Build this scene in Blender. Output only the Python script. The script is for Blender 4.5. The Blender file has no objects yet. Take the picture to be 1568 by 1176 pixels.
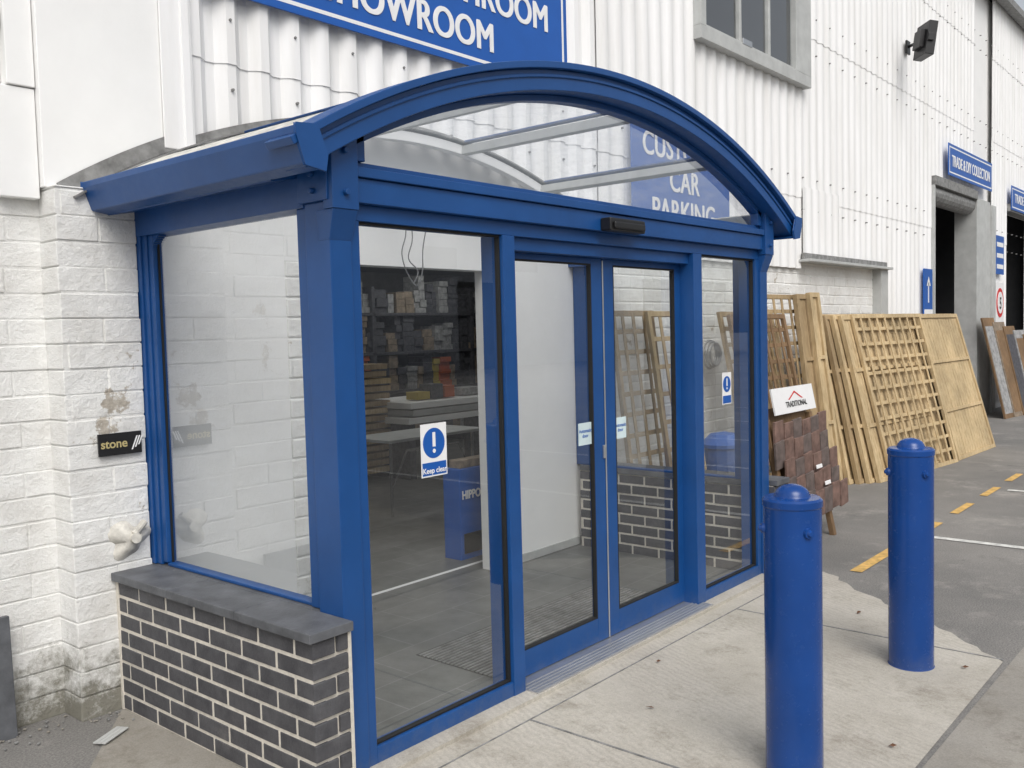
import bpy, math, random
from mathutils import Matrix, Vector
random.seed(7)
sc=bpy.context.scene
W=3.64; CX=1.82; RA=3.95; ZC=2.915-RA; HA=0.5397

# ---------------------------------------------------------------- materials
def newmat(name):
    m=bpy.data.materials.new(name); m.use_nodes=True
    nt=m.node_tree; b=nt.nodes['Principled BSDF']
    return m,nt,b
def N(nt,t,**k):
    n=nt.nodes.new(t)
    for a,v in k.items(): setattr(n,a,v)
    return n
def L(nt,a,b): nt.links.new(a,b)
def ramp(nt,src,p0,c0,p1,c1):
    r=N(nt,'ShaderNodeValToRGB'); e=r.color_ramp.elements
    e[0].position=p0;e[0].color=c0 if len(c0)==4 else (*c0,1)
    e[1].position=p1;e[1].color=c1 if len(c1)==4 else (*c1,1)
    L(nt,src,r.inputs[0]); return r
def noise(nt,scale,detail=4,rough=.6,vec=None,sc3=None):
    n=N(nt,'ShaderNodeTexNoise'); n.inputs['Scale'].default_value=scale
    n.inputs['Detail'].default_value=detail; n.inputs['Roughness'].default_value=rough
    tc=N(nt,'ShaderNodeTexCoord'); src=tc.outputs['Object']
    if sc3:
        mp=N(nt,'ShaderNodeMapping'); mp.inputs['Scale'].default_value=sc3; L(nt,src,mp.inputs[0]); src=mp.outputs[0]
    L(nt,src,n.inputs['Vector']); return n
def mixc(nt,fac,a,b,mode='MIX'):
    m=N(nt,'ShaderNodeMix'); m.data_type='RGBA'; m.blend_type=mode
    for i,v in ((0,fac),(6,a),(7,b)):
        if hasattr(v,'links'): L(nt,v,m.inputs[i])
        elif i==0: m.inputs[0].default_value=v
        else: m.inputs[i].default_value=(*v,1) if len(v)==3 else v
    return m.outputs[2]
def bump(nt,b,h,strength=.3,dist=.01):
    n=N(nt,'ShaderNodeBump'); n.inputs['Strength'].default_value=strength; n.inputs['Distance'].default_value=dist
    L(nt,h,n.inputs['Height']); L(nt,n.outputs[0],b.inputs['Normal'])
def simple(name,col,rough=.5,metal=0,var=.12,scale=6,bs=0,bscale=80,spec=.5,sc3=None):
    m,nt,b=newmat(name)
    n=noise(nt,scale,5,.6,sc3=sc3)
    d=tuple(c*(1-var) for c in col); l=tuple(min(1,c*(1+var)) for c in col)
    r=ramp(nt,n.outputs[0],.3,d,.7,l); L(nt,r.outputs[0],b.inputs['Base Color'])
    b.inputs['Roughness'].default_value=rough; b.inputs['Metallic'].default_value=metal
    b.inputs['Specular IOR Level'].default_value=spec
    if bs:
        n2=noise(nt,bscale,3); bump(nt,b,n2.outputs[0],bs,.004)
    return m
def blue_paint(name,col,rough=.33,dust=.2):
    m,nt,b=newmat(name)
    n=noise(nt,3,4); r=ramp(nt,n.outputs[0],.3,tuple(c*.86 for c in col),.75,tuple(c*1.1+.002 for c in col))
    n2=noise(nt,26,6,.75); d=ramp(nt,n2.outputs[0],.62,(0,0,0),.85,(.16,.16,.16))
    c=mixc(nt,d.outputs[0],r.outputs[0],(.10,.15,.22))
    tc=N(nt,'ShaderNodeTexCoord'); sx=N(nt,'ShaderNodeSeparateXYZ'); L(nt,tc.outputs['Object'],sx.inputs[0])
    mr=N(nt,'ShaderNodeMapRange'); mr.inputs[1].default_value=0; mr.inputs[2].default_value=.14; mr.inputs[3].default_value=.28; mr.inputs[4].default_value=-.1
    L(nt,sx.outputs[2],mr.inputs[0]); g=noise(nt,18,7,.8); ad=N(nt,'ShaderNodeMath',operation='ADD'); L(nt,mr.outputs[0],ad.inputs[0]); L(nt,g.outputs[0],ad.inputs[1])
    gr=ramp(nt,ad.outputs[0],.55,(0,0,0),.8,(dust,dust,dust)); c=mixc(nt,gr.outputs[0],c,(.16,.16,.16))
    L(nt,c,b.inputs['Base Color'])
    rr=ramp(nt,n2.outputs[0],.3,(rough-.05,)*3,.8,(rough+.12,)*3); L(nt,rr.outputs[0],b.inputs['Roughness'])
    return m
BLUE=blue_paint('blue_powder_coat',(.006,.066,.24),.38)
BLUEB=blue_paint('blue_bollard_paint',(.004,.052,.24),.22,.14)
SIGNB=simple('sign_blue',(.008,.095,.40),.4,var=.05)
SIGNW=simple('sign_white',(.82,.82,.82),.5,var=.03)
BLACK=simple('black_plastic',(.012,.012,.013),.4)
RUB=simple('black_gasket',(.01,.01,.01),.7)
ALU=simple('aluminium',(.6,.6,.6),.35,.8,var=.08)
CHROME=simple('steel',(.6,.6,.6),.25,1)
GREYF=simple('grey_frame',(.46,.47,.46),.5)
SLATE=simple('slate_coping',(.10,.105,.115),.55,var=.35,scale=9,bs=.4)
MORT=simple('light_mortar',(.62,.58,.51),.9,var=.15,scale=30,bs=.4)
LEAD=simple('lead_flashing',(.22,.22,.215),.6,var=.4,scale=14,bs=.4,bscale=30)
DARK=simple('showroom_wall_paint',(.20,.20,.20),.8)
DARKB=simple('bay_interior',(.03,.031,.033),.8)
DARK2=simple('dark_goods',(.07,.07,.08),.7,var=.4,scale=20)
BOXM=simple('cardboard_boxes',(.24,.19,.14),.8,var=.4,scale=14)
BOXG=simple('grey_cartons',(.30,.30,.30),.8,var=.4,scale=14)
ORANGE=simple('orange_goods',(.45,.10,.03),.6)
YEL=simple('yellow_goods',(.42,.32,.06),.6)
RED=simple('red_paint',(.6,.02,.02),.5)
WPAINT=simple('white_render',(.86,.86,.85),.6,var=.03,scale=3,bs=.15,bscale=60)
ROADW=simple('road_paint_white',(.60,.60,.57),.8,var=.3,scale=18)
ROADY=simple('road_paint_yellow',(.60,.38,.12),.8,var=.35,scale=18)
TILER=simple('clay_roof_tile',(.17,.105,.085),.8,var=.45,scale=12,bs=.4)
TILEG=simple('brown_roof_tile',(.13,.10,.09),.8,var=.4,scale=12,bs=.4)
LEAF=simple('dry_leaf',(.13,.06,.03),.8)
EAVE=simple('weathered_eaves_trim',(.55,.54,.50),.7,var=.35,scale=14,bs=.3)

def wood(name,c0,c1):
    m,nt,b=newmat(name)
    n=noise(nt,7,6,.65,sc3=(6,6,1)); r=ramp(nt,n.outputs[0],.3,c0,.72,c1)
    k=noise(nt,2.2,2); kk=ramp(nt,k.outputs[0],.35,(.72,.72,.72),.65,(1,1,1))
    L(nt,mixc(nt,1.,r.outputs[0],kk.outputs[0],'MULTIPLY'),b.inputs['Base Color'])
    b.inputs['Roughness'].default_value=.75; bump(nt,b,n.outputs[0],.3,.003); return m
WOODL=wood('treated_pine',(.46,.33,.17),(.70,.55,.33))
WOODM=wood('weathered_pine',(.30,.21,.11),(.50,.37,.21))
WOODD=wood('brown_trellis_wood',(.17,.10,.05),(.30,.19,.10))

def cladding_mat():
    m,nt,b=newmat('white_cladding')
    n=noise(nt,1.5,6,.65,sc3=(3.5,3.5,.35)); r=ramp(nt,n.outputs[0],.33,(.78,.775,.76),.58,(.87,.87,.87))
    s=noise(nt,3.2,7,.7,sc3=(4,4,.5)); sr=ramp(nt,s.outputs[0],.66,(0,0,0),.82,(.45,.45,.45))
    c=mixc(nt,sr.outputs[0],r.outputs[0],(.42,.37,.31))
    f=noise(nt,34,3,.8); fr=ramp(nt,f.outputs[0],.735,(0,0,0),.78,(.5,.5,.5))
    c=mixc(nt,fr.outputs[0],c,(.35,.33,.30))
    L(nt,c,b.inputs['Base Color']); b.inputs['Roughness'].default_value=.75; b.inputs['Specular IOR Level'].default_value=.25
    bump(nt,b,f.outputs[0],.1,.003); return m
CLAD=cladding_mat()
def whitebrick():
    m,nt,b=newmat('white_painted_brick')
    tc=N(nt,'ShaderNodeTexCoord'); sx=N(nt,'ShaderNodeSeparateXYZ'); L(nt,tc.outputs['Object'],sx.inputs[0])
    n=noise(nt,5,7,.7); r=ramp(nt,n.outputs[0],.3,(.74,.73,.70),.56,(.85,.85,.83))
    f=noise(nt,3.1,9,.72); fr=ramp(nt,f.outputs[0],.625,(0,0,0),.65,(.9,.9,.9))
    f2=noise(nt,30,5,.7); pc=ramp(nt,f2.outputs[0],.35,(.34,.29,.23),.65,(.54,.49,.41))
    c=mixc(nt,fr.outputs[0],r.outputs[0],pc.outputs[0])
    st=noise(nt,4,7,.7,sc3=(3,3,.5)); srr=ramp(nt,st.outputs[0],.62,(0,0,0),.82,(.35,.35,.35)); c=mixc(nt,srr.outputs[0],c,(.50,.47,.40))
    mr=N(nt,'ShaderNodeMapRange'); mr.inputs[1].default_value=.0; mr.inputs[2].default_value=.55; mr.inputs[3].default_value=.36; mr.inputs[4].default_value=-.13
    L(nt,sx.outputs[2],mr.inputs[0]); ad=N(nt,'ShaderNodeMath',operation='ADD'); g=noise(nt,9,9,.8)
    L(nt,mr.outputs[0],ad.inputs[0]); L(nt,g.outputs[0],ad.inputs[1])
    gr=ramp(nt,ad.outputs[0],.57,(0,0,0),.80,(.88,.88,.88)); c=mixc(nt,gr.outputs[0],c,(.16,.15,.11))
    L(nt,c,b.inputs['Base Color']); b.inputs['Roughness'].default_value=.7
    h=noise(nt,16,9,.72); bump(nt,b,h.outputs[0],1.0,.016); return m
WBRICK=whitebrick()
def darkbrick():
    m,nt,b=newmat('blue_grey_brick')
    n=noise(nt,9,6,.7); r=ramp(nt,n.outputs[0],.3,(.045,.045,.052),.7,(.10,.10,.108))
    e=noise(nt,5,8,.8); er=ramp(nt,e.outputs[0],.6,(0,0,0),.8,(.4,.4,.4)); c=mixc(nt,er.outputs[0],r.outputs[0],(.30,.28,.26))
    L(nt,c,b.inputs['Base Color']); b.inputs['Roughness'].default_value=.6
    h=noise(nt,90,5,.7); bump(nt,b,h.outputs[0],.7,.004); return m
DBRICK=darkbrick()
def asphalt():
    m,nt,b=newmat('asphalt')
    n=noise(nt,.55,7,.65); r=ramp(nt,n.outputs[0],.35,(.17,.167,.162),.7,(.28,.27,.255))
    g=noise(nt,110,3,.8); gr=ramp(nt,g.outputs[0],.35,(.6,.6,.6),.7,(1.35,1.33,1.3))
    c=mixc(nt,1.,r.outputs[0],gr.outputs[0],'MULTIPLY')
    s=noise(nt,1.4,9,.78); sr=ramp(nt,s.outputs[0],.53,(0,0,0),.69,(.7,.7,.7)); c=mixc(nt,sr.outputs[0],c,(.41,.385,.35))
    k=noise(nt,2.3,6,.7); kr=ramp(nt,k.outputs[0],.62,(0,0,0),.74,(.55,.55,.55)); c=mixc(nt,kr.outputs[0],c,(.08,.08,.08))
    L(nt,c,b.inputs['Base Color']); b.inputs['Roughness'].default_value=.85; bump(nt,b,g.outputs[0],.6,.006); return m
ASPH=asphalt()
def concrete(name,a,bb,st,th=.60,rz=.35,wl=.93):
    m,nt,b=newmat(name)
    n=noise(nt,1.3,9,.72); r=ramp(nt,n.outputs[0],.32,a,.62,bb)
    s=noise(nt,2.6,10,.8); sr=ramp(nt,s.outputs[0],th-.05,(0,0,0),th+.12,(.75,.75,.75)); c=mixc(nt,sr.outputs[0],r.outputs[0],st)
    s2=noise(nt,.9,6,.7); s2r=ramp(nt,s2.outputs[0],.35,(.84,.83,.80),.6,(1.04,1.04,1.04)); c=mixc(nt,1.,c,s2r.outputs[0],'MULTIPLY')
    sp=noise(nt,34,3,.8); spr=ramp(nt,sp.outputs[0],.68,(0,0,0),.75,(.6,.6,.6)); c=mixc(nt,spr.outputs[0],c,tuple(q*.7 for q in st))
    g=noise(nt,150,3,.8); gr=ramp(nt,g.outputs[0],.3,(.8,.8,.8),.7,(1.12,1.12,1.12)); c=mixc(nt,1.,c,gr.outputs[0],'MULTIPLY')
    if wl<1:
        tc=N(nt,'ShaderNodeTexCoord'); mp=N(nt,'ShaderNodeMapping'); mp.inputs['Rotation'].default_value=(0,0,rz); L(nt,tc.outputs['Object'],mp.inputs[0])
        wv=N(nt,'ShaderNodeTexWave'); wv.inputs['Scale'].default_value=9; wv.inputs['Distortion'].default_value=7; wv.inputs['Detail'].default_value=5; wv.inputs['Detail Scale'].default_value=1.6; L(nt,mp.outputs[0],wv.inputs['Vector'])
        wr=ramp(nt,wv.outputs['Fac'],.2,(wl,wl,wl),.8,(1.03,1.03,1.03))
        pm=noise(nt,1.7,4,.6); pr=ramp(nt,pm.outputs[0],.42,(0,0,0),.6,(1,1,1))
        c=mixc(nt,pr.outputs[0],c,mixc(nt,1.,c,wr.outputs[0],'MULTIPLY'))
        bump(nt,b,wv.outputs['Fac'],.22,.006)
    else:
        bump(nt,b,g.outputs[0],.5,.006)
    L(nt,c,b.inputs['Base Color']); b.inputs['Roughness'].default_value=.88
    return m
CONC=concrete('brushed_concrete',(.38,.35,.305),(.55,.52,.46),(.24,.21,.17),.555)
CONCD=concrete('old_dirty_concrete',(.25,.235,.21),(.40,.375,.335),(.14,.125,.10),.53,wl=1)
def floor():
    m,nt,b=newmat('grey_floor_tiles')
    tc=N(nt,'ShaderNodeTexCoord'); br=N(nt,'ShaderNodeTexBrick'); L(nt,tc.outputs['Object'],br.inputs['Vector'])
    br.inputs['Scale'].default_value=1; br.inputs['Brick Width'].default_value=.6; br.inputs['Row Height'].default_value=.3
    br.inputs['Mortar Size'].default_value=.004; br.inputs['Color1'].default_value=(.12,.125,.12,1); br.inputs['Color2'].default_value=(.14,.142,.14,1); br.inputs['Mortar'].default_value=(.2,.2,.2,1)
    n=noise(nt,6,6); r=ramp(nt,n.outputs[0],.3,(.75,.75,.75),.7,(1.2,1.2,1.18))
    L(nt,mixc(nt,1.,br.outputs[0],r.outputs[0],'MULTIPLY'),b.inputs['Base Color']); b.inputs['Roughness'].default_value=.42; return m
FLOOR=floor()
def glass(name,base=.07,tint=(.97,.985,.98)):
    m=bpy.data.materials.new(name); m.use_nodes=True; nt=m.node_tree; nt.nodes.clear()
    o=N(nt,'ShaderNodeOutputMaterial'); mx=N(nt,'ShaderNodeMixShader'); t=N(nt,'ShaderNodeBsdfTransparent'); g=N(nt,'ShaderNodeBsdfGlossy')
    t.inputs[0].default_value=(*tint,1); g.inputs['Roughness'].default_value=.0; g.inputs[0].default_value=(.95,.97,1,1)
    lw=N(nt,'ShaderNodeLayerWeight'); lw.inputs[0].default_value=.5
    p=N(nt,'ShaderNodeMath',operation='POWER'); p.inputs[1].default_value=4.; L(nt,lw.outputs['Facing'],p.inputs[0])
    a=N(nt,'ShaderNodeMath',operation='MULTIPLY_ADD'); a.inputs[1].default_value=.9; a.inputs[2].default_value=base; a.use_clamp=True; L(nt,p.outputs[0],a.inputs[0])
    L(nt,a.outputs[0],mx.inputs[0]); L(nt,t.outputs[0],mx.inputs[1]); L(nt,g.outputs[0],mx.inputs[2]); L(nt,mx.outputs[0],o.inputs[0]); return m
GLASS=glass('clear_glass',.115); GLASSS=glass('side_glass',.19); GLASST=glass('tympanum_glass',.22,(.95,.96,.97))
def poly():
    m=bpy.data.materials.new('polycarbonate'); m.use_nodes=True; nt=m.node_tree; nt.nodes.clear()
    o=N(nt,'ShaderNodeOutputMaterial'); mx=N(nt,'ShaderNodeMixShader'); t=N(nt,'ShaderNodeBsdfTransparent'); d=N(nt,'ShaderNodeBsdfTranslucent'); d2=N(nt,'ShaderNodeBsdfPrincipled')
    n=noise(nt,6,7,.7); r=ramp(nt,n.outputs[0],.35,(.50,.48,.42),.62,(.82,.82,.80)); L(nt,r.outputs[0],d2.inputs['Base Color']); d2.inputs['Roughness'].default_value=.3
    d.inputs[0].default_value=(.9,.91,.92,1); t.inputs[0].default_value=(.97,.975,.98,1)
    m2=N(nt,'ShaderNodeMixShader'); m2.inputs[0].default_value=.4; L(nt,d.outputs[0],m2.inputs[1]); L(nt,d2.outputs[0],m2.inputs[2])
    rm=ramp(nt,n.outputs[0],.45,(.10,.10,.10),.72,(.32,.32,.32)); L(nt,rm.outputs[0],mx.inputs[0]); L(nt,t.outputs[0],mx.inputs[1]); L(nt,m2.outputs[0],mx.inputs[2]); L(nt,mx.outputs[0],o.inputs[0]); return m
POLY=poly()
def emis(name,c,s):
    m,nt,b=newmat(name); b.inputs['Emission Color'].default_value=(*c,1); b.inputs['Emission Strength'].default_value=s; return m
LAMP=emis('strip_light_tube',(1,1,.97),14)

# ---------------------------------------------------------------- mesh builder
groups={}
class MB:
    def __init__(s): s.v=[];s.f=[];s.m=[];s.mats=[]
    def mi(s,m):
        if m not in s.mats: s.mats.append(m)
        return s.mats.index(m)
    def add(s,vs,fs,mat,M=None):
        o=len(s.v)
        for p in vs:
            p=Vector(p)
            if M is not None: p=M@p
            s.v.append(tuple(p))
        k=s.mi(mat)
        for f in fs: s.f.append(tuple(i+o for i in f)); s.m.append(k)
    def box(s,x0,x1,y0,y1,z0,z1,mat,M=None):
        vs=[(x,y,z) for x in (x0,x1) for y in (y0,y1) for z in (z0,z1)]
        s.add(vs,[(0,1,3,2),(4,6,7,5),(0,4,5,1),(2,3,7,6),(0,2,6,4),(1,5,7,3)],mat,M)
    def prism(s,prof,y0,y1,mat,fx=lambda a:a):
        n=len(prof); vs=[(fx(x),y,z) for y in (y0,y1) for x,z in prof]
        s.add(vs,[(i,(i+1)%n,n+(i+1)%n,n+i) for i in range(n)]+[tuple(range(n)),tuple(range(2*n-1,n-1,-1))],mat)
    def cyl(s,p0,p1,r0,r1,n,mat,M=None):
        p0=Vector(p0);p1=Vector(p1);d=(p1-p0).normalized()
        a=d.orthogonal().normalized(); b=d.cross(a)
        vs=[];fs=[]
        for p,r in ((p0,r0),(p1,r1)):
            for i in range(n):
                t=2*math.pi*i/n; vs.append(p+a*math.cos(t)*r+b*math.sin(t)*r)
        for i in range(n): j=(i+1)%n; fs.append((i,j,n+j,n+i))
        fs.append(tuple(range(n-1,-1,-1))); fs.append(tuple(range(n,2*n)))
        s.add(vs,fs,mat,M)
    def lathe(s,prof,cx,cy,n,mat):
        vs=[];fs=[]
        for r,z in prof:
            for i in range(n):
                t=2*math.pi*i/n; vs.append((cx+r*math.cos(t),cy+r*math.sin(t),z))
        for k in range(len(prof)-1):
            for i in range(n):
                j=(i+1)%n; fs.append((k*n+i,k*n+j,(k+1)*n+j,(k+1)*n+i))
        s.add(vs,fs,mat)
    def arc(s,r0,r1,y0,y1,mat,h=HA,n=64,a0=None,a1=None):
        a0=-h if a0 is None else a0; a1=h if a1 is None else a1
        vs=[];fs=[]
        for i in range(n+1):
            t=a0+(a1-a0)*i/n
            for r,y in ((r0,y0),(r1,y0),(r1,y1),(r0,y1)): vs.append((CX+r*math.sin(t),y,ZC+r*math.cos(t)))
        for i in range(n):
            for k in range(4):
                l=(k+1)%4; fs.append((i*4+k,i*4+l,(i+1)*4+l,(i+1)*4+k))
        fs.append((3,2,1,0)); fs.append(tuple(n*4+k for k in range(4)))
        s.add(vs,fs,mat)
    def tube(s,pts,r,mat,n=8):
        for a,b in zip(pts[:-1],pts[1:]): s.cyl(a,b,r,r,n,mat)
    def obj(s,name,group,bevel=0,smooth=False,seg=2):
        me=bpy.data.meshes.new(name); me.from_pydata(s.v,[],s.f)
        for m in s.mats: me.materials.append(m)
        me.polygons.foreach_set('material_index',s.m)
        if smooth: me.polygons.foreach_set('use_smooth',[True]*len(s.f))
        me.update(); o=bpy.data.objects.new(name,me); sc.collection.objects.link(o)
        if bevel:
            b=o.modifiers.new('bevel','BEVEL'); b.width=bevel; b.segments=seg; b.limit_method='ANGLE'; b.angle_limit=.6
        if smooth:
            e=o.modifiers.new('es','EDGE_SPLIT'); e.split_angle=.6
        if group: groups.setdefault(group,[]).append(o)
        return o
def text(name,s,size,x,y,z,mat,group,align='CENTER',off=.0,rz=0,ext=.001,rx=math.pi/2,sx=1,sp=1,bold=0):
    for k in ((0,) if not bold else (-1,-.5,0,.5,1)):
        c=bpy.data.curves.new(name,'FONT'); c.body=s; c.size=size; c.align_x=align; c.offset=off; c.extrude=ext; c.space_character=sp
        c.materials.append(mat); o=bpy.data.objects.new(name,c); sc.collection.objects.link(o)
        o.location=(x+k*bold,y-.0004*(k+1),z+(bold*.6 if k in (-.5,.5) else 0)); o.rotation_euler=(rx,0,rz); o.scale=(sx,1,1); groups.setdefault(group,[]).append(o)
    return o
def finish():
    bpy.context.view_layer.update()
    for g,obs in groups.items():
        if len(obs)==1 and obs[0].type=='MESH':
            obs[0].name=g; continue
        xs=[(o.matrix_world@Vector(c)) for o in obs for c in o.bound_box]
        loc=Vector(((min(p.x for p in xs)+max(p.x for p in xs))/2,(min(p.y for p in xs)+max(p.y for p in xs))/2,min(p.z for p in xs)))
        e=bpy.data.objects.new(g,None); sc.collection.objects.link(e); e.location=loc; e.empty_display_size=.2
        for o in obs: o.parent=e; o.matrix_parent_inverse=Matrix.Translation(-loc)

# ---------------------------------------------------------------- ground
b=MB(); b.add([(-200,-200,0),(200,-200,0),(200,200,0),(-200,200,0)],[(0,1,2,3)],ASPH); b.obj('ground',None)
def ragged(pts,step=.08,amp=.014):
    out=[]
    for (p,q,rg) in pts:
        p=Vector(p);q=Vector(q)
        if not rg: out.append(tuple(p)); continue
        n=max(1,int((q-p).length/step)); d=(q-p).normalized(); nn=Vector((-d.y,d.x,0))
        for i in range(n): out.append(tuple(p+(q-p)*i/n+nn*random.uniform(-amp,amp)))
    return out
b=MB()
z=.004; P=[(-.0,-1.62,z),(2.75,-1.62,z),(3.05,-1.3,z),(3.3,-.98,z),(3.58,-.62,z),(3.85,-.35,z),(3.95,-.02,z),(3.8,0,z),(0,0,z)]
pp=ragged([(P[i],P[(i+1)%9],i in(1,2,3,4,5)) for i in range(9)],.07,.02); b.add(pp,[tuple(range(len(pp)))],CONC)
b.box(.0,3.62,-.085,-.0,.0,.022,CONC)
for x in (.84,2.78): b.box(x,x+.010,-1.62,-.19,.003,.0068,LEAD)
b.box(0,3.8,-.197,-.190,.003,.0066,LEAD)
b.obj('concrete_apron',None)
b=MB(); z=.0035
pp=ragged([((-6,-6,z),(4.3,-6,z),0),((4.3,-6,z),(3.2,-1.66,z),1),((3.2,-1.66,z),(0,-1.63,z),0),((0,-1.63,z),(-.005,-.0,z),0),((-.005,0,z),(-.005,1.6,z),0),((-.005,1.6,z),(-6,1.6,z),0)],.2,.05)
b.add(pp,[tuple(range(len(pp)))],CONCD); b.obj('old_concrete_yard',None)
b=MB()
def flat(x0,x1,y0,y1,mat,z=.005): b.add([(x0,y0,z),(x1,y0,z),(x1,y1,z),(x0,y1,z)],[(0,1,2,3)],mat)
flat(4.0,5.0,-.50,-.42,ROADY)
x=5.35
while x<30: flat(x,x+.55,-.50,-.43,ROADY); x+=1.0
for x in (5.28,7.75,10.2,12.65,15.1,17.55): flat(x,x+.08,-6,-.58,ROADW)
b.obj('parking_markings',None)

# ---------------------------------------------------------------- warehouse
G='warehouse_building'
def bricks(b,axis,a0,a1,z0,z1,face,depth,bw,bh,mort,mat,sgn=-1,jit=.002,M=None,wj=0):
    row=0;z=z0
    while z<z1-.005:
        zz=min(z+bh-mort,z1); a=a0-(bw/2 if row%2 else 0)+random.uniform(-wj,wj)
        while a<a1:
            s0=max(a,a0);s1=min(a+bw-mort,a1)
            if s1-s0>.015:
                f=face+random.uniform(-jit,jit); q0,q1=sorted((f,f-sgn*depth)); e=random.uniform(-wj,wj)*.08
                if axis=='x': b.box(s0,s1,q0,q1,z+e,zz+e,mat,M)
                else: b.box(q0,q1,s0,s1,z,zz,mat,M)
            a+=bw
        z+=bh;row+=1
b=MB(); bricks(b,'x',-5,-.33,0,7.4,1.55,.1,.36,.112,.007,WBRICK,jit=.003,wj=.03)
b.obj('brick_wall',G,bevel=.008)
b=MB(); b.box(-5,-.33,1.5545,1.85,0,7.4,WBRICK); b.box(-.352,-.004,1.3895,1.56,0,2.352,WBRICK); b.obj('painted_joints',G)
b=MB(); bricks(b,'x',-.36,0.0,0,2.36,1.385,.1,.36,.112,.007,WBRICK,jit=.004,wj=.03)
bricks(b,'y',1.39,1.56,0,2.36,-.36,.05,.36,.112,.007,WBRICK,jit=.002,sgn=-1)
b.obj('brick_pier',G,bevel=.009)
b=MB()
WI=1.55
b.box(0.0,.93,WI,WI+.12,0,2.6,WPAINT)
b.box(.93,1.1,WI+.006,WI+.12,0,2.1,WPAINT)
b.box(.93,2.6,WI,WI+.12,2.1,2.6,WPAINT); b.box(2.6,3.66,WI,WI+.12,0,2.6,WPAINT)
b.box(2.60,3.64,WI-.012,WI,0.01,.07,GREYF)
b.obj('porch_back_wall',G,bevel=.003)
b=MB(); bricks(b,'x',.935,1.1,.0,2.1,WI-.004,.02,.36,.112,.008,WBRICK); bricks(b,'x',3.66,12.6,0,2.42,1.54,.08,.36,.112,.007,WBRICK,jit=.002,wj=.02)
b.obj('lower_brickwork',G,bevel=.008)
b=MB(); b.box(3.66,12.6,1.5445,1.8,0,2.5,WBRICK)
b.box(0,12.6,1.56,1.8,2.6,7.4,WPAINT); b.box(-.36,0,1.57,1.8,2.3,7.4,WPAINT); b.box(12.6,15.1,1.56,1.8,3.8,7.4,WPAINT)
b.box(15.1,17.4,1.56,1.8,0,7.4,WPAINT); b.box(17.4,20.5,1.56,1.8,3.8,7.4,WPAINT); b.box(20.5,60,1.56,1.8,0,7.4,WPAINT)
b.obj('upper_wall',G)
def clad(b,x0,x1,z0,z1,y=1.50,amp=.02,pitch=.2,mat=CLAD,zf=None):
    n=max(2,int((x1-x0)/pitch*8)); vs=[];fs=[];lo=[]
    for i in range(n+1):
        x=x0+(x1-x0)*i/n; t=(x/pitch)%1.0
        c=math.cos(2*math.pi*t); d=-amp*max(-1,min(1,c*1.7)); za=max(z0,zf(x)) if zf else z0
        vs+= [(x,y+d,za),(x,y+d,z1)]; lo+=[(x,y+d,za),(x,y+d+.008,za)]
    for i in range(n): fs.append((2*i,2*i+2,2*i+3,2*i+1))
    b.add(vs,fs,mat); b.add(lo,[(2*i,2*i+1,2*i+3,2*i+2) for i in range(n)],mat)
def archz(x):
    d=x-CX; return ZC+math.sqrt(max(0,3.985**2-d*d)) if abs(d)<2.1 else 0
b=MB()
for (x0,x1,z0,am) in ((.2,3.9,2.5,.022),(3.9,7.77,2.30,.012),(7.77,10.45,2.46,.011),(10.45,12.6,.15,.011),(12.6,15.1,3.82,.011),(16.2,17.4,.15,.011),(17.4,20.5,3.82,.011),(20.5,60,.15,.011)):
    zs=[z0]+[q for q in (3.15,4.95,6.4) if q>z0+.3]+[7.42]
    for k in range(len(zs)-1): clad(b,x0,x1,zs[k]-(.07 if k else 0),zs[k+1],y=1.50-.007*k,amp=am,zf=archz if (x0<1 and k==0) else None)
clad(b,7.77,8.9,2.46,3.2,y=1.475,amp=.011)
b.obj('cladding',G,smooth=True)
b=MB()
b.box(-.37,.2,1.455,1.56,2.36,7.4,WPAINT)
b.box(.195,.36,1.44,1.452,2.60,7.4,CLAD); b.box(.30,.345,1.43,1.441,2.60,7.4,CLAD)
b.box(-.54,-.374,1.49,1.54,2.31,2.78,WPAINT); b.box(-.49,-.374,1.48,1.54,2.785,7.4,WPAINT)
b.box(-.85,-.495,1.50,1.54,3.02,3.09,GREYF); b.cyl((-.6,1.53,3.15),(-.6,1.53,7.3),.02,.02,8,LEAD)
b.box(7.74,10.48,1.36,1.54,2.37,2.40,GREYF); b.box(10.2,10.45,1.42,1.56,0,2.37,GREYF); b.box(7.74,10.48,1.44,1.47,2.40,2.47,LEAD)
b.obj('flat_panels_and_ledge',G,bevel=.004)
b=MB()
for z in (2.95,3.3,4.7,5.1,6.3,6.55):
    x=.6
    while x<20:
        if not(5.3<x<8 and z>4.1) and not (12.6<x<15.1 and z<3.9): b.cyl((x,1.49,z),(x,1.462,z),.010,.007,6,LEAD)
        x+=.4
b.obj('cladding_bolts',G)
b=MB(); wx0,wx1,wz0,wz1=5.4,7.88,4.27,6.0
b.box(wx0,wx1,1.40,1.50,wz0,wz0+.12,GREYF); b.box(wx0,wx1,1.40,1.50,wz1-.13,wz1,GREYF)
b.box(wx0,wx0+.1,1.40,1.50,wz0+.12,wz1-.13,GREYF); b.box(wx1-.40,wx1,1.40,1.50,wz0+.12,wz1-.13,GREYF)
b.box(wx0+.1,wx1-.40,1.42,1.475,wz0+.12,wz0+.15,GREYF)
for x in (6.2,6.85): b.box(x,x+.05,1.425,1.475,wz0+.15,wz1-.13,GREYF)
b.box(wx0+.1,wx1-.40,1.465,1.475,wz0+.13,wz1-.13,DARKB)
b.box(6.25,6.45,1.41,1.43,wz0+.13,wz0+.19,CHROME)
b.obj('window_frame',G,bevel=.004)
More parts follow.
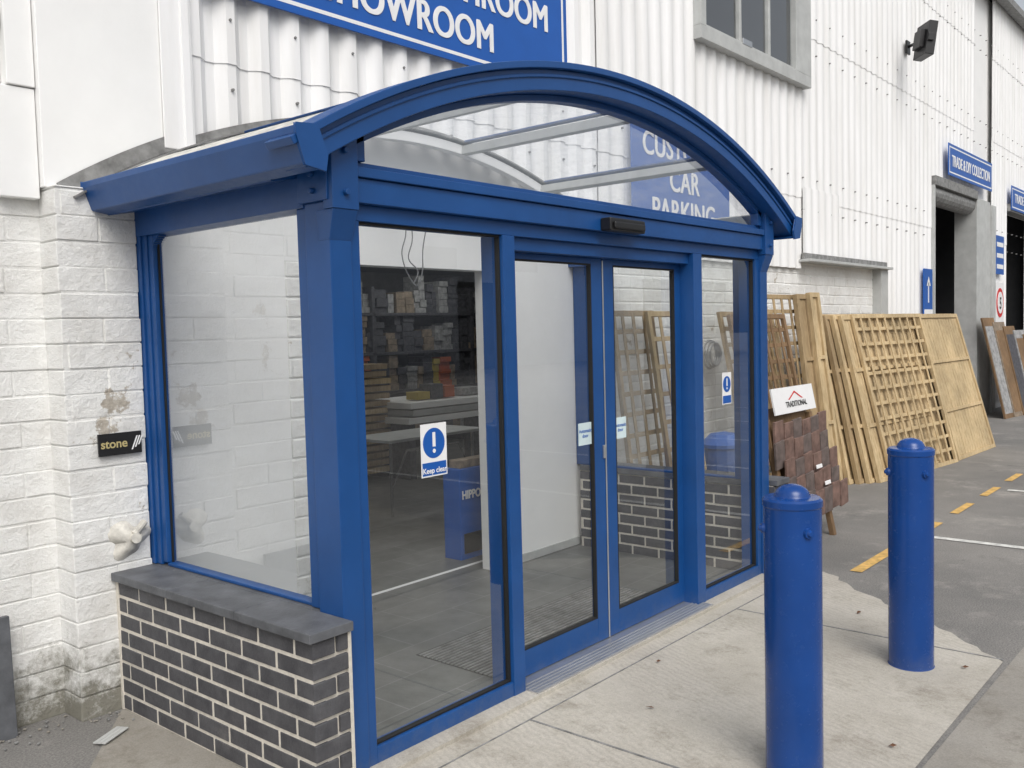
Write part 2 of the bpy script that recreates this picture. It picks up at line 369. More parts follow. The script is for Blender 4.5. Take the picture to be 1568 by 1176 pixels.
b=MB(); b.add([(wx0+.1,1.455,wz0+.15),(wx1-.40,1.455,wz0+.15),(wx1-.40,1.455,wz1-.13),(wx0+.1,1.455,wz1-.13)],[(0,1,2,3)],GLASS); b.obj('window_glass',G)
b=MB(); b.box(-5,60,1.28,1.44,7.36,7.48,LEAD); b.add([(-5,1.3,7.5),(60,1.3,7.5),(60,14,10.5),(-5,14,10.5)],[(0,1,2,3)],LEAD)
b.add([(-5,14,10.5),(60,14,10.5),(60,27,7.5),(-5,27,7.5)],[(0,1,2,3)],LEAD); b.box(-5,60,26.6,26.8,0,7.4,DARKB); b.box(-5.2,-5,1.56,26.8,0,7.4,WPAINT); b.box(60,60.2,1.56,26.8,0,7.4,WPAINT)
b.obj('roof_and_gutter',G)
b=MB(); b.box(12.2,20.8,12,12.2,0,6,DARKB); b.box(12.0,12.2,1.82,12,0,6,DARKB); b.box(20.8,21,1.82,12,0,6,DARKB); b.box(12.2,20.8,1.82,12,6,6.1,DARKB)
b.box(15.05,15.95,1.44,1.80,0,3.75,GREYF); b.box(15.95,16.2,1.40,1.5,0,3.7,GREYF)
b.box(12.62,15.05,1.42,1.62,3.72,3.86,LEAD); b.box(12.6,12.66,1.44,1.8,0,3.72,GREYF)
b.cyl((12.7,1.6,3.62),(15.0,1.6,3.62),.15,.15,16,LEAD)
b.box(17.4,20.5,1.42,1.62,3.72,3.86,LEAD)
b.box(13,14.6,5.0,5.6,0,2.6,SIGNB); b.box(14.9,15.3,4.4,5.4,0,1.9,BOXM); b.box(16.5,20,6,6.5,0,3,SIGNB)
for q in range(6): b.box(13.0+q*.42,13.3+q*.42,2.6,3.2,0,.9+.35*(q*2%3),[BOXM,WOODM,RED,BOXG,SIGNB,BOXM][q])
b.obj('loading_bays',G,bevel=.004)
b=MB()
b.box(-1.5,10.5,9.2,9.3,0,2.75,DARK); b.box(-1.6,-1.5,1.9,9.3,0,2.75,DARK); b.box(10.5,10.6,1.9,9.3,0,2.75,DARK); b.box(-1.6,10.6,1.86,9.3,2.75,2.85,DARK)
b.box(-1.5,1.1,1.84,1.86,0,2.7,DARK); b.box(2.85,10.5,1.84,1.86,0,2.7,DARK); b.box(1.1,2.85,1.7,1.86,2.3,2.75,DARK)
b.box(.98,1.1,1.67,1.86,0,2.3,DARK); b.box(2.85,2.97,1.67,1.83,0,2.3,DARK)
b.obj('showroom_walls',G)
b=MB(); b.box(-1.5,10.5,1.67,9.2,-.02,.008,FLOOR); b.box(0,W,.1,WI+.12,-.02,.0082,FLOOR); b.obj('tiled_floor',G)
b=MB(); b.box(1.15,2.85,1.80,1.825,.008,.013,SIGNW)
for q in range(3):
    for y in (3.4,6.2): b.box(1.6+q*2.4,2.9+q*2.4,y,y+.08,2.68,2.72,LAMP)
b.obj('ceiling_strip_lights',G)

# showroom contents
b=MB()
for x in (4.3,6.3,8.3,10.2): b.box(x,x+.06,7.0,7.6,0,2.35,DARK2)
for z in (.2,.85,1.40,1.95): b.box(4.3,10.26,7.0,7.6,z,z+.04,DARK2)
for z in (.24,.89,1.44,1.99):
    x=4.4
    while x<10.1:
        w=random.uniform(.08,.22); zz=z
        hh=random.uniform(.22,.48)
        mt=random.choice([BOXM,DARK2,BOXG,BOXG,BOXM,DARK2,DARK2]) if random.random()>.05 or z>1 else random.choice([ORANGE,YEL])
        while zz<z+hh: 
            h=random.uniform(.07,.14); b.box(x+random.uniform(0,.01),x+w,7.02+random.uniform(0,.06),7.4,zz,zz+h-.004,mt); zz+=h
        x+=w+random.choice([.006,.01,.03])
b.obj('shelving_unit',None,bevel=.003,seg=1)
b=MB()
for k in range(15): b.box(4.25+random.uniform(0,.05),5.0+random.uniform(0,.08),5.3,6.6,.1+k*.085,.1+k*.085+.06,WOODM if k%4 else WOODL)
b.obj('timber_stack',None,bevel=.003)
b=MB()
for k in range(3): b.box(4.95+random.uniform(0,.1),7.2,4.9,5.9,.66+k*.085,.73+k*.085,GREYF if k%2 else WPAINT)
b.box(5.05,5.15,5.0,5.8,0,.66,DARK2); b.box(6.8,6.9,5.0,5.8,0,.66,DARK2)
b.box(5.75,5.92,5.1,5.3,.91,1.05,ORANGE); b.box(5.3,5.5,5.1,5.3,.91,1.0,YEL); b.box(6.1,6.5,5.1,5.4,.91,1.0,BOXG); b.box(5.52,5.72,5.1,5.3,.91,1.08,DARK2)
b.obj('worktop_stack',None,bevel=.003)
b=MB()
b.box(3.4,4.7,3.5,4.1,.70,.725,GREYF)
for x,y in ((3.5,3.6),(4.6,3.6),(3.5,4.0),(4.6,4.0)): b.cyl((x,y,0),(x,y,.70),.014,.014,8,CHROME)
b.tube([(3.5,3.6,.25),(3.7,3.6,.6),(4.4,3.6,.6),(4.6,3.6,.25)],.01,CHROME)
b.obj('display_table',None)
b=MB(); b.box(2.68,3.15,1.95,2.12,0,.68,SIGNB); b.box(2.72,3.11,1.98,2.09,.68,.74,BOXM); b.box(2.71,3.12,1.94,1.95,.05,.2,BLACK); b.obj('body','display_stand',bevel=.006)
text('lettering','HIPPO',.085,2.695,1.942,.46,SIGNW,'display_stand',align='LEFT',off=.003,sx=.85)

# ---------------------------------------------------------------- entrance porch
G='entrance_porch'
b=MB()
for s in (0,1):
    X=(lambda a:a) if s==0 else (lambda a:W-a)
    def bx(a0,a1,*r):
        p,q=sorted((X(a0),X(a1))); b.box(p,q,*r)
    bx(0,.10,-.012,.13,0,2.171,BLUE); bx(.10,.15,.0,.12,0,2.1095,BLUE)
    bx(.012,.085,.132,.195,.64,2.16,BLUE)
    bx(.02,.07,.195,1.28,.639,.652,BLUE); bx(.02,.065,1.28,1.32,.652,2.16,BLUE); bx(0.002,.06,1.36,1.545,.64,2.18,BLUE); bx(.012,.08,1.32,1.36,.64,2.17,BLUE)
    bx(-.004,.11,.132,1.55,2.16,2.30,BLUE)
    bx(-.015,.108,-.055,.0,2.14,2.45,BLUE); bx(-.022,.104,-.03,.14,2.172,2.31,BLUE); bx(.115,.165,-.03,.02,2.326,2.50,BLUE)
    p=[(-.001,-.0125,2.03),(.101,-.0125,2.03),(.104,-.052,2.139),(-.012,-.052,2.139),(-.001,.05,2.03),(.101,.05,2.03),(.104,.05,2.139),(-.012,.05,2.139)]
    b.add([(X(u),v,w) for u,v,w in p],[(0,1,2,3),(4,7,6,5),(0,3,7,4),(1,5,6,2),(3,2,6,7),(0,4,5,1)],BLUE)
    for z in (2.20,2.35,2.42):
        x=X(.045); b.cyl((x,-.055,z),(x,-.072,z),.013,.011,10,BLUE)
    for z in (2.21,2.27): 
        x=X(-.022); b.cyl((x,.05,z),(X(-.038),.05,z),.012,.01,10,BLUE)
    for k in range(6):
        t=k/6*math.pi/2; bx(.021,.059,1.32-.05*(1-math.sin(t))-.044,1.2795,2.16-.05*(k+1)/6,2.16-.05*k/6,BLUE)
b.box(.15,.97,.0,.07,0.005,.085,BLUE); b.box(.97,1.05,-.004,.13,.0,2.1095,BLUE)
b.box(2.67,2.77,-.004,.13,.0,2.1095,BLUE); b.box(2.77,3.49,.0,.07,.005,.085,BLUE)
b.box(.10,W-.10,.001,.128,2.11,2.171,BLUE); b.box(.11,W-.11,-.035,.12,2.172,2.262,BLUE); b.box(.112,W-.112,-.05,.11,2.265,2.30,BLUE)
b.box(.113,W-.113,-.012,.10,2.30,2.325,BLUE)
b.box(1.05,2.67,.03,.127,2.05,2.11,BLUE)
b.obj('frame',G,bevel=.004)
b=MB()
def rect(x0,x1,z0,z1,y,w=.008,mat=RUB):
    b.box(x0,x1,y-.004,y+.02,z0,z0+w,mat); b.box(x0,x1,y-.004,y+.02,z1-w,z1,mat); b.box(x0,x0+w,y-.004,y+.02,z0+w,z1-w,mat); b.box(x1-w,x1,y-.004,y+.02,z0+w,z1-w,mat)
rect(.1505,.969,.086,2.109,.02); rect(2.771,3.489,.086,2.109,.02); rect(1.13,1.77,.157,2.02,.095); rect(1.97,2.61,.157,2.02,.095)
for xx in (.041,W-.049):
    b.box(xx,xx+.008,.1955,.205,.6525,2.159,RUB); b.box(xx,xx+.008,1.27,1.2795,.6525,2.159,RUB)
b.obj('gaskets',G)
b=MB()
for x0,x1,g0,g1 in ((1.052,1.866,1.13,1.77),(1.872,2.69,1.97,2.61)):
    b.box(x0,g0,.09,.125,.03,2.049,BLUE); b.box(g1,x1,.09,.125,.03,2.049,BLUE); b.box(g0,g1,.0905,.1245,.03,.157,BLUE); b.box(g0,g1,.0905,.1245,2.02,2.0485,BLUE)
b.box(1.864,1.874,.085,.0895,.03,2.04,ALU)
b.box(1.84,1.863,.078,.0895,1.0,1.07,ALU)
b.obj('sliding_doors',G,bevel=.003)
b=MB()
def pane(vs,mat): b.add(vs,[tuple(range(len(vs)))],mat)
def py(x0,x1,z0,z1,y,mat=GLASS): pane([(x0,y,z0),(x1,y,z0),(x1,y,z1),(x0,y,z1)],mat)
def px(x,y0,y1,z0,z1): pane([(x,y0,z0),(x,y1,z0),(x,y1,z1),(x,y0,z1)],GLASSS)
py(.15,.97,.085,2.11,.03); py(2.77,3.49,.085,2.11,.03); py(1.13,1.77,.157,2.02,.107); py(1.97,2.61,.157,2.02,.107)
px(.045,.195,1.28,.652,2.16); px(W-.045,.195,1.28,.652,2.16)
rt=3.83; zt=2.325; a=math.acos((zt-ZC)/rt); pts=[(CX+rt*math.sin(-a+2*a*i/40),-.0,ZC+rt*math.cos(-a+2*a*i/40)) for i in range(41)]
pane(list(reversed(pts)),GLASST)
b.obj('glazing',G)
b=MB()
b.arc(3.845,3.935,-.12,-.0,BLUE,h=HA+.005); b.arc(3.936,3.965,-.15,-.001,BLUE,h=HA+.012); b.arc(3.815,3.844,-.03,.03,BLUE,h=.50); b.arc(3.90,3.915,-.128,-.121,BLUE)
b.arc(3.86,3.93,.001,.04,BLUE)
b.arc(3.87,3.93,1.38,1.44,WPAINT)
for x in (.62,1.42,2.22,3.02):
    t=math.asin((x-CX)/3.9); dt=.006; b.arc(3.87,3.925,.041,1.379,GREYF,n=2,a0=t-dt,a1=t+dt); b.arc(3.945,3.957,.0,1.36,BLUE,n=2,a0=t-dt,a1=t+dt)
b.obj('arched_rim',G,bevel=.003)
b=MB()
vs=[];fs=[];n=64
for i in range(n+1):
    t=-HA+2*HA*i/n; x=CX+3.94*math.sin(t); z=ZC+3.94*math.cos(t); vs+=[(x,.002,z),(x,1.47,z)]
for i in range(n): fs.append((2*i,2*i+2,2*i+3,2*i+1))
b.add(vs,fs,POLY); b.obj('vaulted_roof_sheet',G,smooth=True)
b=MB(); b.arc(3.948,3.956,1.362,1.475,LEAD,h=HA+.02); b.arc(3.957,3.995,1.455,1.463,LEAD,h=HA+.019)
b.arc(3.958,4.03,1.444,1.452,LEAD,n=16,a0=-HA-.02,a1=-.40)
b.arc(3.945,3.951,.04,1.36,EAVE,n=8,a0=-HA,a1=-.44); b.arc(3.945,3.951,.04,1.36,EAVE,n=8,a0=.50,a1=HA)
b.obj('lead_flashing',G)
b=MB()
for s in (0,1):
    fx=(lambda a:a) if s==0 else (lambda a:W-a)
    b.prism([(-.235,2.385),(-.235,2.36),(-.20,2.262),(-.125,2.25),(-.12,2.262),(-.185,2.28),(-.215,2.385)],-.144,1.40,BLUE,fx)
    b.prism([(-.13,2.247),(.0,2.273),(.0,2.288),(-.13,2.264)],.142,1.398,BLUE,fx)
    b.prism([(-.237,2.388),(-.237,2.357),(-.203,2.258),(-.12,2.246),(-.11,2.30),(-.15,2.395)],-.156,-.1445,BLUE,fx)
b.obj('gutters',G,bevel=.003)
b=MB()
for s in (0,1):
    x0,x1=(-.175,-.002) if s==0 else (W+.002,W+.175)
    bricks(b,'y',-.045,1.375,.008,.6,x0,.06,.225,.075,.014,DBRICK,sgn=-1); bricks(b,'y',-.045,1.375,.008,.6,x1,.06,.225,.075,.014,DBRICK,sgn=1)
    b.box(x0+.003,x1-.003,-.038,1.38,0,.598,MORT)
    for r in range(8):
        z=.0085+r*.075
        if r%2==0: b.box(x0+.001,x1-.001,-.050,-.0402,z,z+.060,DBRICK)
        else: b.box(x0+.001,x0+.10,-.05,-.0402,z,z+.060,DBRICK); b.box(x0+.114,x1-.001,-.05,-.0402,z,z+.060,DBRICK)
b.box(-.016,-.001,-.054,-.013,0,.598,MORT); b.box(-.179,-.16,1.366,1.388,0,.598,MORT)
b.box(.003,.08,.133,1.5,0,.6,DBRICK); b.box(W-.08,W-.001,.133,1.5,0,.5985,MORT)
bricks(b,'y',.14,1.5,.008,.6,W-.083,.03,.225,.075,.014,DBRICK,sgn=-1)
b.obj('brick_plinths',G,bevel=.002,seg=1)
b=MB()
for x0,x1 in ((-.20,-.002),(W+.002,W+.20)):
    for y0,y1 in ((-.07,.40),(.403,.90),(.903,1.384)): b.box(x0,x1,y0,y1,.601,.637,SLATE)
b.box(-.0015,.09,.1325,1.5,.6015,.6375,SLATE); b.box(W-.09,W+.0015,.1325,1.5,.6015,.6375,SLATE)
b.obj('slate_coping',G,bevel=.003)
b=MB(); b.box(1.68,2.0,-.10,-.036,2.17,2.235,BLACK); b.box(1.70,1.98,-.115,-.10,2.18,2.215,BLACK); b.obj('motion_sensor',G,bevel=.012,seg=3)
b=MB(); b.box(1.05,2.72,-.075,.13,.0225,.027,ALU)
for k in range(5): b.box(1.05,2.72,-.068+k*.025,-.060+k*.025,.027,.030,ALU)
b.obj('door_threshold',G)
b=MB(); b.box(1.1,2.75,.14,.78,.0085,.011,BLACK)
for k in range(22): b.box(1.1,2.75,.15+k*.0285,.163+k*.0285,.011,.016,LEAD)
b.obj('entrance_mat',G)
b=MB()
def sticker(x,z,w,h,y):
    b.box(x-w/2,x+w/2,y-.0015,y-.0005,z-h/2,z+h/2,SIGNW); 
    b.box(x-w/2+.006,x+w/2-.006,y-.0025,y-.0016,z-h/2+.006,z-h/2+h*.27,SIGNB)
    b.cyl((x,y-.0016,z+h*.13),(x,y-.0027,z+h*.13),w*.42,w*.42,32,SIGNB)
    b.cyl((x,y-.0028,z+h*.13-w*.22),(x,y-.0034,z+h*.13-w*.22),w*.06,w*.06,12,SIGNW)
    b.box(x-w*.055,x+w*.055,y-.0034,y-.0028,z+h*.13-w*.1,z+h*.13+w*.3,SIGNW)
sticker(.535,1.20,.15,.22,.03); sticker(3.13,1.29,.12,.20,.03)
PL=simple('pale_label',(.60,.72,.74),.5)
b.box(1.65,1.765,.103,.1055,1.085,1.20,PL); b.box(1.975,2.09,.103,.1055,1.085,1.20,PL)
b.obj('stickers',G)
text('sticker_text','Keep clear',.032,.535,.0265,1.105,SIGNW,G,off=.0005,ext=.0003)
for x in (1.707,2.033): text('label_text','Automatic\ndoor',.026,x,.1025,1.15,SIGNB,G,off=.0004,ext=.0003)
b=MB()
def smooth(pts,n=6):
    out=[]
    P=[Vector(p) for p in pts]; P=[P[0]]+P+[P[-1]]
    for i in range(1,len(P)-2):
        for k in range(n):
            t=k/n; a,b_,c,d=P[i-1],P[i],P[i+1],P[i+2]
            out.append(.5*((2*b_)+(-a+c)*t+(2*a-5*b_+4*c-d)*t*t+(-a+3*b_-3*c+d)*t**3))
    out.append(P[-2]); return out
b.tube(smooth([(.84,.5,2.3),(.86,.5,2.16),(.83,.5,2.06),(.86,.5,1.97),(.92,.5,1.91),(.96,.5,1.98),(.97,.5,2.1),(1.03,.5,2.3)]),.003,BOXG,6)
b.tube(smooth([(.90,.52,2.3),(.92,.52,2.14),(.89,.52,2.04),(.93,.5,1.98),(.90,.5,1.92)]),.003,BOXG,6)
b.obj('loose_cables',G)

# ---------------------------------------------------------------- signs
def board(g,x0,x1,z0,z1,y,mat=SIGNB,border=True):
    b=MB(); b.box(x0,x1,y,y+.012,z0,z1,mat)
    if border:
        i=.04;w=.022;q=y-.001
        b.box(x0+i,x1-i,q,y,z0+i,z0+i+w,SIGNW); b.box(x0+i,x1-i,q,y,z1-i-w,z1-i,SIGNW); b.box(x0+i,x0+i+w,q,y,z0+i+w,z1-i-w,SIGNW); b.box(x1-i-w,x1-i,q,y,z0+i+w,z1-i-w,SIGNW)
    b.obj('board',g,bevel=.001)
board('showroom_sign',.4,3.43,3.42,4.75,1.44)
text('line_1','SHOWROOM',.265,1.88,1.437,3.55,SIGNW,'showroom_sign',sx=.89,sp=1.03,bold=.008)
text('line_2','KITCHEN & BATHROOM',.265,1.88,1.437,3.82,SIGNW,'showroom_sign',sx=.89,sp=1.03,bold=.008)
board('customer_parking_sign',4.28,5.98,2.40,3.43,1.44,border=False)
for k,s in enumerate(('CUSTOMER','CAR','PARKING')): text('line_%d'%(k+1),s,.28,5.13,1.437,3.13-.27*k,SIGNW,'customer_parking_sign',sx=.93,sp=1.03,bold=.006)
board('trade_collection_sign',13.2,15.9,3.93,4.42,1.40)
text('lettering','TRADE & DIY COLLECTION',.25,14.55,1.397,4.08,SIGNW,'trade_collection_sign',sx=.76,bold=.006)
board('trade_collection_sign.001',17.4,20.2,3.75,4.2,1.40)
text('lettering','TRADE COLLECTION',.24,18.8,1.397,3.9,SIGNW,'trade_collection_sign.001',bold=.006)
b=MB(); b.box(12.1,12.5,1.44,1.46,1.75,2.45,SIGNB); b.box(12.28,12.32,1.436,1.44,1.95,2.25,SIGNW); b.add([(12.2,1.436,2.2),(12.4,1.436,2.2),(12.3,1.436,2.34)],[(0,1,2)],SIGNW); b.box(12.1,12.5,1.436,1.44,1.77,1.85,SIGNW); b.obj('direction_sign',None)
b=MB(); b.box(16.3,16.9,1.42,1.44,2.5,3.2,SIGNB); b.box(16.36,16.84,1.416,1.42,2.6,2.68,SIGNW); b.box(16.36,16.84,1.416,1.42,2.8,2.88,SIGNW); b.box(16.36,16.84,1.416,1.42,3.0,3.08,SIGNW); b.obj('notice_board',None)
b=MB(); b.box(16.3,16.9,1.42,1.44,1.55,2.35,SIGNW); b.cyl((16.6,1.42,1.98),(16.6,1.415,1.98),.27,.27,32,RED); b.cyl((16.6,1.415,1.98),(16.6,1.41,1.98),.2,.2,32,SIGNW); b.obj('disc','speed_limit_sign')
text('numeral','5',.3,16.6,1.408,1.87,BLACK,'speed_limit_sign',off=.006)
b=MB(); b.box(-.235,-.035,1.362,1.372,1.17,1.27,BLACK)
for k in range(3): b.add([(-.085+k*.016,1.3615,1.188+k*.010),(-.078+k*.016,1.3615,1.188+k*.010),(-.052+k*.012,1.3615,1.25),(-.059+k*.012,1.3615,1.25)],[(0,1,2,3)],SIGNW)
b.obj('plate','wall_plaque'); text('lettering','stone',.055,-.165,1.3605,1.205,simple('gold_letter',(.5,.42,.2),.5),'wall_plaque',off=.001,ext=.0004)
b=MB(); n0=28
prof=[(.001,.045),(.03,.043),(.05,.03),(.07,.012),(.085,0)]
vs=[];fs=[]
for r,h in prof:
    for i in range(n0):
        t=2*math.pi*i/n0; q=r*(1+.22*math.sin(3*t+1)+.12*math.sin(5*t)); vs.append((-.115+q*1.1*math.cos(t),1.387-h,.775+q*math.sin(t)))
for k in range(len(prof)-1):
    for i in range(n0):
        j=(i+1)%n0; fs.append((k*n0+i,k*n0+j,(k+1)*n0+j,(k+1)*n0+i))
LUMP=simple('grubby_mortar_lump',(.55,.53,.48),.85,var=.35,scale=18,bs=.7,bscale=40)
b.add(vs,fs,LUMP); b.cyl((-.10,1.36,.78),(-.10,1.325,.785),.024,.024,14,LUMP); b.cyl((-.10,1.345,.80),(-.045,1.35,.85),.016,.016,10,LUMP); b.obj('capped_pipe',None,smooth=True)
b=MB(); b.box(-1.05,-.60,1.40,1.43,0.0,.58,SLATE,Matrix.Translation((0,.06,0))@Matrix.Rotation(-.04,4,'X')); b.obj('leaning_slate_slab',None,bevel=.003)
b=MB(); b.box(11.30,11.44,1.43,1.46,5.38,5.56,BLACK); b.tube([(11.37,1.44,5.48),(11.2,1.25,5.47),(11.05,1.18,5.44)],.022,BLACK)
M=Matrix.Translation((10.98,1.10,5.40))@Matrix.Rotation(.75,4,'Z')@Matrix.Rotation(.15,4,'X')
b.box(-.17,.17,-.06,.06,-.22,.22,BLACK,M); b.box(-.14,.14,-.075,-.061,-.18,.18,GREYF,M); b.box(-.10,.10,.06,.12,-.12,.12,BLACK,M)
b.box(-.20,-.172,-.02,.06,-.05,.05,BLACK,M)
b.obj('flood_light',None,bevel=.008)

# ---------------------------------------------------------------- bollards
def bollard(name,x,y,dz):
    b=MB(); r=.1035
    b.lathe([(r+.003,0),(r+.003,.006),(r,.008),(r,1.035+dz),(r+.004,1.04+dz),(r+.004,1.062+dz),(r-.004,1.070+dz),(.066,1.073+dz),(.063,1.08+dz)],x,y,56,BLUEB)
    b.lathe([(.064,1.072+dz),(.060,1.088+dz),(.050,1.102+dz),(.033,1.112+dz),(.014,1.117+dz),(.0005,1.118+dz)],x,y,40,BLUEB)
    for a in (math.radians(235),math.radians(345),math.radians(125)):
        c,s=math.cos(a),math.sin(a); z=.955+dz
        b.cyl((x+c*r*.97,y+s*r*.97,z),(x+c*(r+.010),y+s*(r+.010),z),.021,.018,14,BLUEB); b.cyl((x+c*(r+.010),y+s*(r+.010),z),(x+c*(r+.02),y+s*(r+.02),z),.013,.008,12,BLUEB)
    b.obj(name,None,smooth=True)
bollard('bollard',1.073,-1.285,-.022); bollard('bollard.001',2.47,-1.28,0)

# ---------------------------------------------------------------- fencing
def lean(x,y,rz,rx,z=0): return Matrix.Translation((x,y,z))@Matrix.Rotation(rz,4,'Z')@Matrix.Rotation(-rx,4,'X')
def trellis(name,M,w,h,mat,nx=10,nz=10,fr=.045):
    b=MB(); t=.035
    b.box(0,fr,0,t,0,h,mat,M); b.box(w-fr,w,0,t,0,h,mat,M); b.box(fr,w-fr,0.001,t-.001,0,fr,mat,M); b.box(fr,w-fr,0.001,t-.001,h-fr,h,mat,M)
    for i in range(1,nx): x=w*i/nx+random.uniform(-.004,.004); b.box(x-.019,x+.019,.003,.014,fr,h-fr,mat,M)
    for i in range(1,nz): z=h*i/nz+random.uniform(-.004,.004); b.box(fr,w-fr,.0145,.026,z-.019,z+.019,mat,M)
    b.obj(name,None,bevel=.002,seg=1)
def slatpanel(name,M,w,h,mat,n=16):
    b=MB(); f=.05
    b.box(0,f,-.01,.04,0,h,mat,M); b.box(w-f,w,-.01,.04,0,h,mat,M); b.box(f,w-f,-.009,.039,0,f,mat,M); b.box(f,w-f,-.009,.039,h-f,h,mat,M)
    for k in (1/3,2/3): b.box(f,w-f,-.012,.006,h*k-.02,h*k+.02,mat,M)
    p=(w-2*f)/n
    for i in range(n): b.box(f+i*p+.004,f+(i+1)*p-.004,.010+random.uniform(-.002,.002),.026+random.uniform(-.003,.003),f,h-f,mat,M)
    b.obj(name,None,bevel=.002,seg=1)
trellis('trellis_panel',lean(7.78,.50,-.11,.25),1.75,1.83,WOODL,9,11)
slatpanel('fence_panel',lean(9.62,.33,-.04,.27),1.5,1.83,WOODL,14)
for i in range(1,7):
    slatpanel('fence_panel.%03d'%i,lean(7.70-.10*i+random.uniform(-.02,.02),.50+.075*i,-.11+random.uniform(-.02,.02),.25-.012*i),1.78,1.83-random.uniform(0,.04),WOODL if i%3 else WOODM,14)
for i in range(1,6):
    slatpanel('fence_panel.%03d'%(i+6),lean(9.55-.05*i,.36+.075*i,-.05,.26),1.6,1.83,WOODL if i%2==0 else WOODM,14)
slatpanel('fence_panel.012',lean(7.0,.84,-.12,.13),.20,2.02,WOODL,1)
slatpanel('fence_panel.013',lean(6.82,.92,-.1,.12),.24,2.0,WOODM,1)
trellis('trellis_panel.001',lean(6.15,1.0,-.05,.13),.85,2.0,WOODM,5,12)
trellis('trellis_panel.002',lean(5.35,.78,-.05,.2),1.05,1.82,WOODD,7,12)
trellis('trellis_panel.003',lean(5.40,.90,-.05,.2),1.0,1.85,WOODM,7,12)
trellis('trellis_panel.004',lean(3.92,1.2,0,.12),.62,1.84,WOODM,4,11)
trellis('trellis_panel.005',lean(4.3,1.06,-.04,.15),.55,1.84,WOODL,3,8)
b=MB()
for i in range(6):
    M=lean(14.9+i*.40,.95-.06*i,-.1,.22); b.box(0,.55,0,.03,0,1.75-.08*i,[WOODD,BOXM,WOODD,BOXG,WOODD,SIGNW][i],M); b.box(.04,.51,-.004,-.001,.08,1.6-.08*i,[BOXG,WOODD,DARK2,WOODD,BOXM,TILER][i],M)
b.obj('leaning_boards',None,bevel=.003)
G='roof_tile_display'
M=lean(4.20,.06,0,.2)
b=MB()
b.box(.78,.83,0,.04,0,1.0,WOODD,M); b.box(0,.05,0,.04,0,1.0,WOODD,M); b.box(.05,.78,.001,.029,.36,.40,WOODD,M)
b.box(.02,.81,.041,.055,.36,1.08,WOODD,M)
b.box(.72,.76,.0,.04,0,.95,WOODD,Matrix.Translation((4.20,.62,0))@Matrix.Rotation(.35,4,'X'))
b.obj('easel_frame',G,bevel=.003)
b=MB()
for r in range(5):
    for c in range(6):
        x=.0+c*.165-(.08 if r%2 else 0)+.02*r; z=.98-.14*r
        Mt=M@Matrix.Translation((x,-.012-.008*r,z-.16+random.uniform(-.018,.018)))@Matrix.Rotation(.20,4,'X')@Matrix.Rotation(random.uniform(-.06,.06)-.06,4,'Y')
        b.box(0,.154,-.018,0,-.05,.15,TILER if (r*3+c*2)%5<3 else TILEG,Mt)
for k,(x,z) in enumerate(((.50,.56),(.60,.42))): b.box(x,x+.11,-.09,-.085,z,z+.03,SIGNW,M)
b.obj('tiles',G,bevel=.003)
b=MB(); b.box(.10,.86,-.03,-.018,1.02,1.22,SIGNW,M)
b.add([(.36,-.032,1.12),(.39,-.032,1.12),(.50,-.032,1.17),(.50,-.032,1.185)],[(0,1,2,3)],RED,M); b.add([(.50,-.032,1.185),(.50,-.032,1.17),(.61,-.032,1.12),(.64,-.032,1.12)],[(0,1,2,3)],RED,M)
b.obj('header_sign',G)
t=text('lettering','TRADITIONAL',.06,0,0,0,BLACK,G,off=.001,ext=.0003); p=M@Vector((.5,-.033,1.065)); t.location=p; t.rotation_euler=(math.pi/2-.2,0,0)
b=MB(); b.lathe([(.17,0),(.2,.62),(.215,.63),(.215,.66),(.19,.67),(.12,.74),(.001,.76)],5.15,1.1,28,SIGNB); b.obj('storage_bin',None,smooth=True)
b=MB()
for k in range(3):
    r=.13-.012*k; b.tube([(5.6+r*math.cos(a*math.pi/12),1.47-.03*k,1.42+r*math.sin(a*math.pi/12)) for a in range(25)],.012,ALU,6)
b.obj('hose_coil',None)
b=MB()
for (x,y) in ((1.75,-.28),(1.25,-.55),(1.50,-1.5),(2.55,-1.50),(3.1,-.8)):
    s=random.uniform(.013,.019); a=random.uniform(0,6.3); M=Matrix.Translation((x,y,.008))@Matrix.Rotation(a,4,'Z')
    b.add([(-s,0,.0),(-s*.3,-s*.4,.007),(s*.3,-s*.45,.004),(s*1.3,0,.009),(s*.3,s*.5,.012),(-s*.3,s*.35,.006)],[(0,1,2,3,4,5)],LEAF,M)
b.obj('fallen_leaves',None)
b=MB(); M=Matrix.Translation((-.36,1.12,.012))@Matrix.Rotation(.5,4,'Z')
for i in range(3): b.box(-.08,.08,-.03+.02*i,-.012+.02*i,.0,.004,GREYF,M)
b.obj('litter',None)
b=MB()
for i in range(130):
    x=random.uniform(-1.6,-.2); y=1.37-abs(random.gauss(0,.08))+(.14 if x<-.37 else 0); s=random.uniform(.003,.008)
    M=Matrix.Translation((x,y,.004+s*.4))@Matrix.Rotation(random.uniform(0,6),4,'Z')
    b.box(-s,s,-s*.7,s*.7,-s*.5,s*.6,random.choice([LEAD,LEAD,CONCD,CONCD]),M)
b.obj('debris',None,bevel=.002,seg=1)
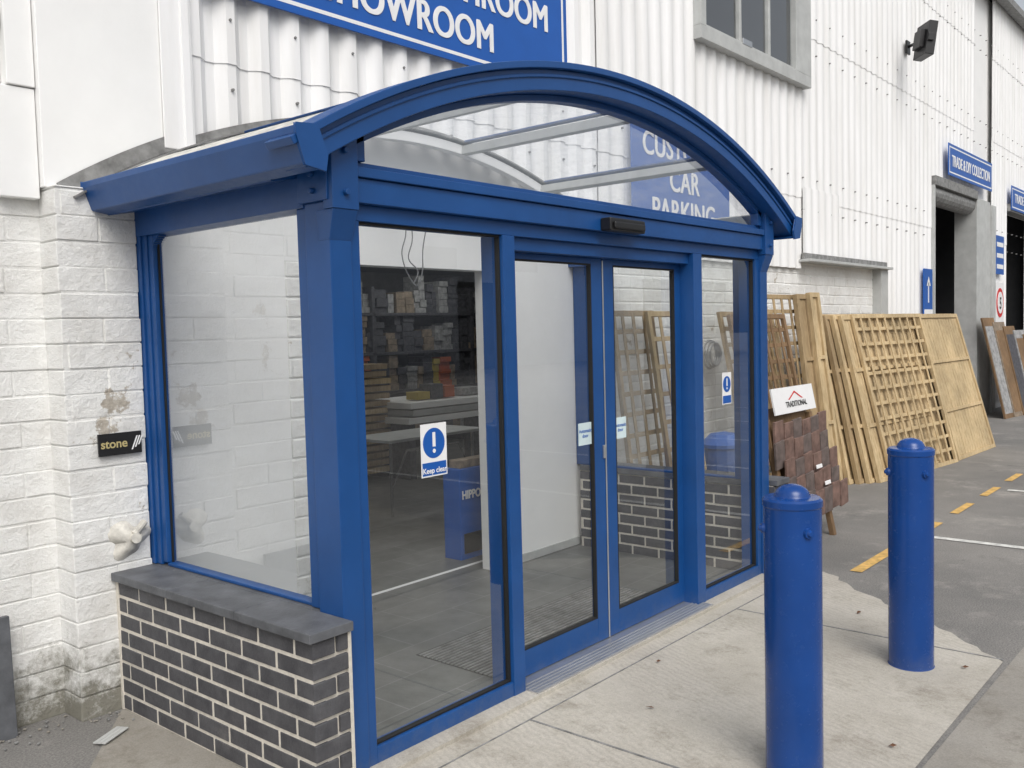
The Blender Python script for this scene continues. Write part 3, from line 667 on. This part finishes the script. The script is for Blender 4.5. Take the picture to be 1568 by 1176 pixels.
b=MB(); b.box(-30,50,-34,-26,0,6.2,simple('grey_cladding',(.42,.43,.45),.6)); b.add([(-30,-26,6.2),(50,-26,6.2),(50,-32,8.2),(-30,-32,8.2)],[(0,1,2,3)],LEAD)
for x in (-20,-8,4,16,28,40): b.box(x,x+4,-26.05,-25.98,0,4,DARKB)
for x in range(-28,50,6): b.box(x,x+2,-26.04,-25.98,4.6,5.5,DARKB)
b.obj('industrial_unit',None)
finish()

# ---------------------------------------------------------------- camera / light
yaw,pit,roll,f=.7050,.0570,.0260,1402.7
F=Vector((math.cos(yaw)*math.cos(pit),math.sin(yaw)*math.cos(pit),-math.sin(pit))); R=Vector((math.sin(yaw),-math.cos(yaw),0)); D=F.cross(R)
R2=R*math.cos(roll)+D*math.sin(roll); D2=-R*math.sin(roll)+D*math.cos(roll); U=-D2; B=-F
cam=bpy.data.cameras.new('camera'); co=bpy.data.objects.new('camera',cam); sc.collection.objects.link(co)
cam.sensor_width=36; cam.lens=f/1568*36; cam.clip_end=1000; cam.clip_start=.02
co.matrix_world=Matrix(((R2.x,U.x,B.x,-2.1278),(R2.y,U.y,B.y,-2.671),(R2.z,U.z,B.z,1.68),(0,0,0,1)))
sc.camera=co
w=bpy.data.worlds.new('World'); sc.world=w; w.use_nodes=True; nt=w.node_tree
bg=nt.nodes['Background']; sk=nt.nodes.new('ShaderNodeTexSky'); sk.sky_type='NISHITA'; sk.sun_disc=False
el,az=math.radians(48),math.radians(215)
sk.sun_elevation=el; sk.sun_rotation=az; sk.dust_density=4; sk.air_density=1.2
hs=nt.nodes.new('ShaderNodeHueSaturation'); hs.inputs['Saturation'].default_value=.30
nt.links.new(sk.outputs[0],hs.inputs['Color']); nt.links.new(hs.outputs[0],bg.inputs[0]); bg.inputs[1].default_value=.15
s=bpy.data.lights.new('sun','SUN'); s.energy=1.4; s.angle=math.radians(40); s.color=(1,.975,.94)
so=bpy.data.objects.new('sun',s); sc.collection.objects.link(so)
d=Vector((math.sin(az)*math.cos(el),math.cos(az)*math.cos(el),math.sin(el)))
so.rotation_euler=d.to_track_quat('Z','Y').to_euler()
sc.view_settings.view_transform='Standard'; sc.view_settings.look='None'; sc.view_settings.exposure=0
